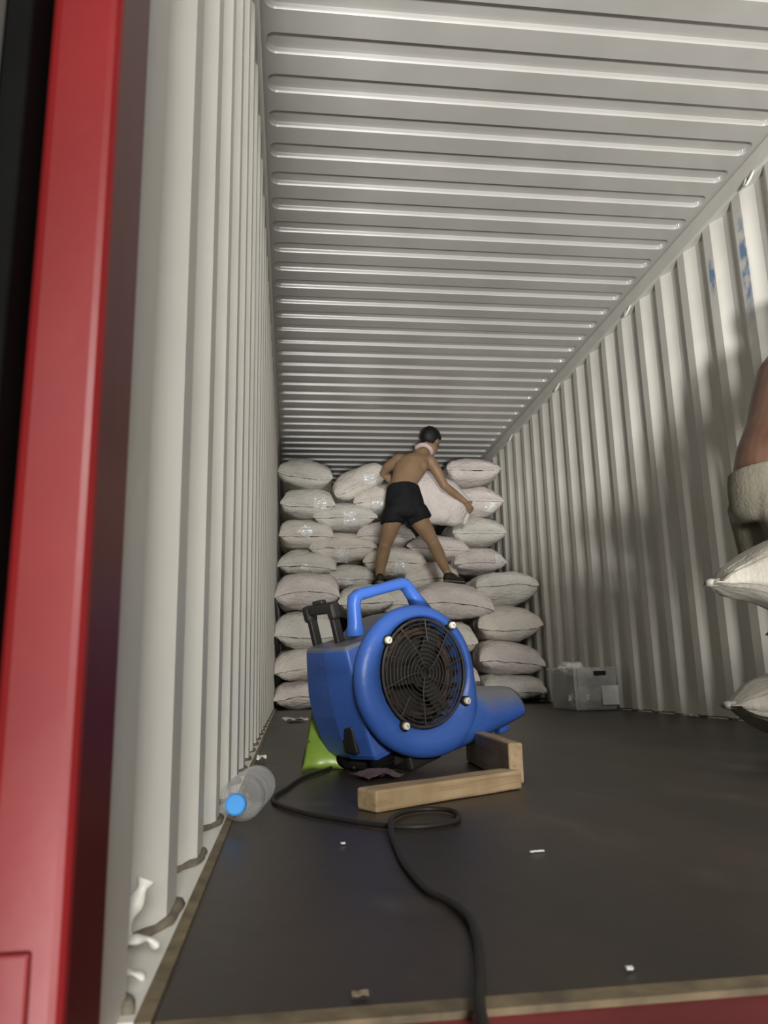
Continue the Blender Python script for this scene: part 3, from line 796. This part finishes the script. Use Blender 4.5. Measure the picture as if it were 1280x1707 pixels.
    bm.faces.new(S[0][::-1]); bm.faces.new(S[-1])
    bmesh.ops.recalc_face_normals(bm, faces=bm.faces[:])
    bmesh.ops.bevel(bm, geom=[e for e in bm.edges if e.calc_face_angle(0) > .6], offset=.007, segments=3, affect='EDGES', profile=.5)
    obj('motor_cover', bm, M_blue, root, False)
    # recess in the left face
    bm = bmesh.new(); box(bm, (-.2085, .135, -.125), (.020, .060, .075), None, .006); r_ = obj('cord_recess', bm, M_blkpl, root)
    # carry handle
    bm = bmesh.new()
    path = [(-.118, .13, .140), (-.110, .13, .175), (-.100, .13, .225), (-.092, .13, .243), (-.076, .13, .250), (-.02, .13, .250), (.04, .13, .250), (.083, .13, .250), (.097, .13, .244), (.106, .13, .232), (.122, .13, .200), (.140, .13, .150)]
    rr = [.024, .018, .0165, .0175, .0175, .0165, .0165, .0175, .0175, .0165, .018, .026]
    fr = frames([V(p) for p in path]); rg = []
    for p, r, (t, s, q) in zip(path, rr, fr):
        row = []
        for k in range(14):
            a = 2 * PI * k / 14; ca, sa = math.cos(a), math.sin(a)
            off = s * math.copysign(abs(ca) ** .7, ca) * r + q * math.copysign(abs(sa) ** .7, sa) * r
            off.y *= 1.25
            row.append(bm.verts.new(V(p) + off))
        rg.append(row)
    for a, b in zip(rg, rg[1:]):
        for k in range(14): bm.faces.new((a[k], a[(k + 1) % 14], b[(k + 1) % 14], b[k]))
    bm.faces.new(rg[0][::-1]); bm.faces.new(rg[-1])
    obj('carry_handle', bm, M_bluecl, root, True)
    # telescopic pull handle
    th = bmesh.new()
    box(th, (-.136, .247, .232), (.028, .155, .032), None, .010, 3); box(th, (-.136, .182, .222), (.034, .034, .05), None, .010, 3); box(th, (-.136, .312, .222), (.034, .034, .05), None, .010, 3); box(th, (-.136, .247, .252), (.020, .05, .012), None, .004)
    pull = obj('pull_handle', th, M_blkpl, root)
    for dy in (.187, .307):
        bm = bmesh.new(); box(bm, (-.136, dy, .15), (.026, .020, .15), None, .004); obj('handle_tube', bm, M_blkpl, pull)
    # base
    bm = bmesh.new()
    box(bm, (-.085, .165, -.2085), (.20, .20, .028), Matrix.Rotation(0, 3, 'Y'), .008)
    box(bm, (-.04, .10, -.225), (.12, .12, .045), None, .01)
    obj('base_tray', bm, M_blkpl, root)
    for dy in (.085, .235):
        bm = bmesh.new()
        tube(bm, [(-.160, dy - .02, -.199), (-.160, dy + .02, -.199)], .033, 20); obj('foot_wheel', bm, M_black, root, True)
    bm = bmesh.new(); tube(bm, [(-.02, .034, -.226), (-.02, .041, -.226)], .004, 10); obj('base_screw', bm, M_screw, root)
    # intake grille
    bm = bmesh.new()
    gd = 0.006
    for j in range(12):
        r = .016 + (.147 - .016) * j / 11
        dome = gd + 0.004 * (r / .15) ** 2
        tube(bm, [(r * math.cos(2 * PI * k / 48), dome, r * math.sin(2 * PI * k / 48)) for k in range(48)], .0016 if j < 11 else .0042, 6, True)
    for s in range(10):
        a0 = 2 * PI * s / 10 + .25; pts = []
        r0 = .010 if s % 2 == 0 else .085
        for k in range(10):
            t = k / 9; r = r0 + (.148 - r0) * t; a = a0 + .75 * (r / .151) - .35 * (r / .151) ** 2
            pts.append((r * math.cos(a), gd - .001 + .004 * (r / .15) ** 2, r * math.sin(a)))
        tube(bm, pts, .0021, 6)
    obj('intake_grille', bm, M_grille, root, True)
    # fan wheel: backplate, hub, blades and motor coil
    bm = bmesh.new()
    tube(bm, [(0, .070, 0), (0, .076, 0)], .152, 48); tube(bm, [(0, .030, 0), (0, .072, 0)], .040, 24)
    for k in range(24):
        a = 2 * PI * k / 24
        box(bm, (.132 * math.cos(a), .046, .132 * math.sin(a)), (.022, .045, .003), Matrix.Rotation(-a - .5, 3, 'Y'))
    for k in range(3):
        a = 2 * PI * k / 3 + .9; box(bm, (.075 * math.cos(a), .028, .075 * math.sin(a)), (.11, .006, .05), Matrix.Rotation(-a, 3, 'Y'), .002)
    fan = obj('fan_wheel', bm, M_blade, root)
    bm = bmesh.new()
    tube(bm, [(.115 * math.cos(2 * PI * k / 40), .045, .115 * math.sin(2 * PI * k / 40)) for k in range(40)], .013, 8, True)
    c_ = obj('motor_coil', bm, M_rust, root, True)
    # four pale screws round the intake, each on a small lug
    for a in (132.5, 39.0, -45.0, -136.3):
        a = math.radians(a); r = .1625; x_, z_ = r * math.cos(a), r * math.sin(a)
        bm = bmesh.new(); tube(bm, [(x_, -.004, z_), (x_, .012, z_)], .0135, 16)
        lug = obj('grille_lug', bm, M_blkpl, root, True)
        bm = bmesh.new(); tube(bm, [(x_, -.012, z_), (x_, -.0105, z_), (x_, -.002, z_)], [.006, .0095, .0105], 18)
        obj('screw', bm, M_screw, lug, False)
        bm = bmesh.new(); box(bm, (x_, -.0122, z_), (.008, .0012, .0016), Matrix.Rotation(a, 3, 'Y')); 
        obj('screw_slot', bm, M_blkpl, lug)
    return root
blower()

# ------------------------------------------------------------------ wood blocks
def timber(label, a, b, width, height, side, seed):
    """a-b: nearest lower edge; side: +1 the block lies to the left of a->b"""
    a, b = V(a), V(b); d = (b - a); L_ = d.length; d.normalize(); n = V((-d.y, d.x, 0)) * side
    bm = bmesh.new(); box(bm, (0, 0, 0), (L_, width, height), None, .005, 2)
    bmesh.ops.subdivide_edges(bm, edges=bm.edges[:], cuts=3, use_grid_fill=True)
    for v in bm.verts: v.co += V((0, 1, 1)) * noise.noise(v.co * 9 + V((seed, 0, 0))) * .0022
    o = obj('wood_block', bm, M_wood)
    c = (a + b) / 2 + n * width / 2 + V((0, 0, height / 2 + .001))
    M4 = Matrix((d, n * side, V((0, 0, 1)))).transposed().to_4x4(); M4.translation = c; o.matrix_world = M4
    return tag(o, label, 'wood block')
timber('pale wooden bar lying on the floor in front of the blower', (.288, 1.545, 0), (.648, 1.770, 0), .062, .041, 1, 1)
timber('upright wooden block under the outlet of the blower, end grain showing', (.676, 1.845, 0), (.690, 2.36, 0), .036, .094, 1, 5)

# ------------------------------------------------------------------ cord
pts = [(.30, 2.20, .012), (.29, 2.29, .008), (.25, 2.30, .006), (.218, 2.219, .006), (.157, 2.081, .006), (.116, 1.895, .006), (.088, 1.764, .006), (.101, 1.664, .006), (.154, 1.544, .006), (.207, 1.473, .006), (.284, 1.388, .006), (.342, 1.362, .006), (.405, 1.388, .006), (.430, 1.452, .006), (.424, 1.510, .006), (.385, 1.532, .006), (.340, 1.512, .006), (.312, 1.455, .009), (.294, 1.375, .014), (.285, 1.28, .009), (.282, 1.20, .006), (.279, 1.115, .006), (.286, .982, .006), (.303, .922, .006), (.311, .865, .006), (.304, .799, .006), (.287, .717, .006), (.270, .650, .009), (.262, .60, .006), (.255, .50, -.01), (.25, .46, -.10), (.25, .45, -.30)]
def catmull(P, n=6):
    P = [V(p) for p in P]; out = []
    for i in range(len(P) - 1):
        p0, p1, p2, p3 = P[max(i - 1, 0)], P[i], P[i + 1], P[min(i + 2, len(P) - 1)]
        for k in range(n):
            t = k / n
            out.append(0.5 * ((2 * p1) + (p2 - p0) * t + (2 * p0 - 5 * p1 + 4 * p2 - p3) * t * t + (3 * p1 - p0 - 3 * p2 + p3) * t ** 3))
    return out + [P[-1]]
bm = bmesh.new(); tube(bm, catmull(pts), .0047, 10)
tag(obj('power_cord', bm, M_cable, None, True), 'black power cord looping over the floor from blower to the sill', 'cord')

# ------------------------------------------------------------------ bottle
def lathe(bm, prof, seg=32):
    rings = [[bm.verts.new((r * math.cos(2 * PI * k / seg), r * math.sin(2 * PI * k / seg), z)) for k in range(seg)] for r, z in prof]
    for a, b in zip(rings, rings[1:]):
        for k in range(seg): bm.faces.new((a[k], a[(k + 1) % seg], b[(k + 1) % seg], b[k]))
    bm.faces.new(rings[0][::-1]); bm.faces.new(rings[-1])
bt = thing('water_bottle', 'clear plastic water bottle with blue cap lying by the left wall', 'bottle', (.028, 1.44, .0425))
bt.rotation_euler = V((.09, .99, -.012)).to_track_quat('Z', 'Y').to_euler()
bm = bmesh.new()
prof = [(.013, .0), (.013, .018), (.016, .024), (.026, .036), (.036, .055), (.040, .075), (.0405, .09)]
for k in range(7): prof += [(.0405, .10 + .024 * k), (.0375, .108 + .024 * k), (.0375, .112 + .024 * k), (.0405, .12 + .024 * k)]
prof += [(.040, .28), (.034, .292), (.02, .288)]
lathe(bm, prof)
obj('bottle_body', bm, M_pet, bt, True)
bm = bmesh.new(); lathe(bm, [(.014, -.006), (.0172, -.004), (.0178, 0), (.0178, .016), (.0165, .017)], 36)
for k in range(36):
    a = 2 * PI * k / 36; box(bm, (.0178 * math.cos(a), .0178 * math.sin(a), .007), (.0012, .0014, .014), Matrix.Rotation(a, 3, 'Z'))
o = obj('bottle_cap', bm, M_cap, bt); o['label'] = 'sky blue screw cap'

# ------------------------------------------------------------------ green bag
gb = thing('plastic_bag', 'lime green plastic packet leaning behind the left foot of the blower', 'bag', (.20, 2.34, 0))
bm = bmesh.new(); g = []
A, B_, C_, D_ = V((-.045, -.06, .002)), V((.10, -.06, .002)), V((.075, .075, .165)), V((-.008, .045, .172))
for fs in (0, 1):
    gg = []
    for i in range(13):
        r = []
        for j in range(13):
            s, t = i / 12, j / 12
            p = A.lerp(B_, s).lerp(D_.lerp(C_, s), t); bul = .022 * math.sin(PI * s) ** .6 * math.sin(PI * t) ** .6
            p = p + V((0, -.9, .3)) * (bul if fs == 0 else -bul * .6) + V((0, 1, 0)) * noise.noise(p * 25) * .006
            p.z = max(p.z, .002)
            r.append(bm.verts.new(p))
        gg.append(r)
    for i in range(12):
        for j in range(12):
            q = (gg[i][j], gg[i + 1][j], gg[i + 1][j + 1], gg[i][j + 1]); bm.faces.new(q if fs == 0 else q[::-1])
bmesh.ops.remove_doubles(bm, verts=bm.verts[:], dist=.0005)
bv_ = BVHTree.FromBMesh(bm)
obj('packet', bm, M_green, gb, True)
bm = bmesh.new()
cx_, cz_ = -.026, .072
for (dx, dz, sx_, sz_) in ((0, .006, .015, .004), (0, -.006, .015, .004), (-.0055, 0, .004, .009), (.0055, 0, .004, .009)):
    h_ = bv_.ray_cast(V((cx_, -.5, cz_)), V((0, 1, 0))); yy = (h_[0].y if h_[0] else -.05) - .001
    box(bm, (cx_ + dx, yy - .0015, cz_ + dz), (sx_, .002, sz_))
obj('printed_mark', bm, M_print, gb)

# ------------------------------------------------------------------ crate of white bags
cr = thing('plastic_crate', 'translucent plastic crate of white bags beside the right wall', 'crate', (2.165, 5.28, 0))
def crate():
    bm = bmesh.new(); hx, hy, hh, t = .155, .27, .285, .004
    lo = .90
    def ring(z, k, o=0): return [bm.verts.new((sx * (hx * k - o), sy * (hy * k - o), z)) for sx, sy in ((-1, -1), (1, -1), (1, 1), (-1, 1))]
    R_ = [ring(.004, lo), ring(.02, lo + .01), ring(hh - .012, 1.0), ring(hh - .012, 1.035), ring(hh, 1.035), ring(hh, 1.0, t), ring(.012, lo + .01, t)]
    for a, b in zip(R_, R_[1:]):
        for k in range(4): bm.faces.new((a[k], a[(k + 1) % 4], b[(k + 1) % 4], b[k]))
    bm.faces.new(R_[0][::-1]); bm.faces.new(R_[-1])
    bmesh.ops.bevel(bm, geom=[e for e in bm.edges if abs((e.verts[0].co - e.verts[1].co).z) > .1], offset=.02, segments=3, affect='EDGES')
    obj('tub', bm, M_crate, cr)
    bm = bmesh.new(); box(bm, (.02, -.277, .245), (.085, .014, .030), None, .006); o = obj('handle_grip', bm, M_blkpl, cr); o['label'] = 'dark hand grip on the front'
    bm = bmesh.new(); box(bm, (.085, -.272, .10), (.115, .003, .125), Matrix.Rotation(-.03, 3, 'X')); o = obj('paper_label', bm, M_paper, cr); o['label'] = 'plain white paper label'
crate()
def crumple(name, label, c, r, seed, cat, group=None, material=None, ytop=None):
    bm = bmesh.new(); bmesh.ops.create_icosphere(bm, subdivisions=4, radius=1)
    for v in bm.verts:
        n = v.co.copy(); k = 1 + .35 * noise.noise(n * 1.7 + V((seed, 0, 0))) + .28 * abs(noise.noise(n * 4 + V((0, seed, 0)))) - .15 * abs(noise.noise(n * 8 + V((0, 0, seed))))
        v.co = V((n.x * r[0], n.y * r[1], n.z * r[2])) * k
    o = obj(name, bm, material or M_bag, None, False, V(c)); return tag(o, label, cat, group)
BG = 'white bags in the clear crate'
crumple('white_bag', 'crumpled white bag heaped over the back left rim of the crate', (2.115, 5.33, .272), (.085, .13, .055), 2, 'bag', BG)
crumple('white_bag', 'crumpled white bag peeking over the right rim of the crate', (2.235, 5.22, .225), (.060, .10, .055), 5, 'bag', BG)
crumple('white_bag', 'white bag pressed low inside the front left of the crate', (2.095, 5.13, .085), (.070, .09, .065), 8, 'bag', BG)
crumple('white_bag', 'white bag inside the crate behind the paper label', (2.230, 5.15, .085), (.060, .09, .065), 11, 'bag', BG)

# ------------------------------------------------------------------ small litter
def flake(name, label, c, sx, sy, seed, cat='scrap', material=None, h=.012, rz=0, tilt=0):
    bm = bmesh.new(); n = 8; g = []
    rnd = random.Random(seed)
    for i in range(n + 1):
        r = []
        for j in range(n + 1):
            x = (i / n - .5) * sx; y = (j / n - .5) * sy * (1 + .3 * noise.noise(V((i * .5, seed, 0))))
            r.append(bm.verts.new((x, y, h * (.5 + .5 * noise.noise(V((x / sx * 3 + seed, y / sy * 3, 0)))) + .001)))
        g.append(r)
    for i in range(n):
        for j in range(n): bm.faces.new((g[i][j], g[i + 1][j], g[i + 1][j + 1], g[i][j + 1]))
    e = bmesh.ops.extrude_face_region(bm, geom=bm.faces[:])
    for v in e['geom']:
        if isinstance(v, bmesh.types.BMVert): v.co.z += .0015
    o = obj(name, bm, material or M_paper, None, False, V(c)); o.rotation_euler = (tilt, 0, rz)
    return tag(o, label, cat)
flake('paper_scrap', 'white paper scrap on the floor left of the green packet', (.155, 4.80, 0), .12, .17, 1, h=.03, rz=.3)
flake('paper_scrap', 'tiny white crumb on the floor below the cord loop', (.206, 1.278, 0), .007, .006, 2, h=.003)
flake('paper_scrap', 'thin white sliver on the bare floor below the wooden bar', (.482, 1.159, 0), .022, .004, 3, h=.002, rz=.1)
flake('paper_scrap', 'white crumb near the red sill at lower right', (.418, .706, 0), .006, .005, 4, h=.003)
flake('paper_scrap', 'curled tan flake at the front edge beside the left corner', (.180, .692, 0), .014, .007, 5, h=.005, material=M_tan)
flake('rag', 'dull mauve rag under the front of the blower', (.345, 2.04, 0), .10, .10, 6, 'rag', M_rag, h=.03, rz=.5)
flake('plastic_film', 'crumpled black film under the lowest sack by the right wall', (2.10, 6.62, 0), .50, .16, 7, 'film', M_black, h=.05)
flake('paper_scrap', 'white scrap at the foot of the left wall behind the bottle', (.035, 2.56, 0.004), .03, .06, 8, h=.02)
flake('paper_scrap', 'small white tag on the floor at the foot of the right wall', (2.315, 4.10, 0.0), .03, .10, 9, h=.02)
# torn white strips poking out beside the front left corner
def strip(label, pts, wd, seed):
    bm = bmesh.new(); P_ = catmull(pts, 5); fr = frames(P_); rg = []
    for k, (p, (t, s, q)) in enumerate(zip(P_, fr)):
        ww = wd * (0.75 + .25 * math.sin(k * .9 + seed)); rg.append([bm.verts.new(p + s * ww * math.cos(2 * PI * i / 10) + q * ww * .45 * math.sin(2 * PI * i / 10)) for i in range(10)])
    for a, b in zip(rg, rg[1:]):
        for i in range(10): bm.faces.new((a[i], a[(i + 1) % 10], b[(i + 1) % 10], b[i]))
    bm.faces.new(rg[0][::-1]); bm.faces.new(rg[-1])
    return tag(obj('plastic_strip', bm, M_wall, None, True), label, 'plastic strip', 'torn white strips at the front left corner')
strip('white strip sticking upright out of the front left wall recess', [(-.026, .772, .030), (-.022, .776, .050), (-.014, .782, .068), (-.010, .786, .078)], .0085, 1)
strip('white strip curling over the flange below the upright strip', [(-.030, .758, .028), (-.020, .768, .032), (-.006, .778, .030), (.002, .782, .022)], .010, 2)
strip('small white shred lowest in the front left wall recess', [(-.030, .742, .006), (-.020, .748, .014), (-.010, .752, .010), (-.004, .756, .006)], .008, 3)
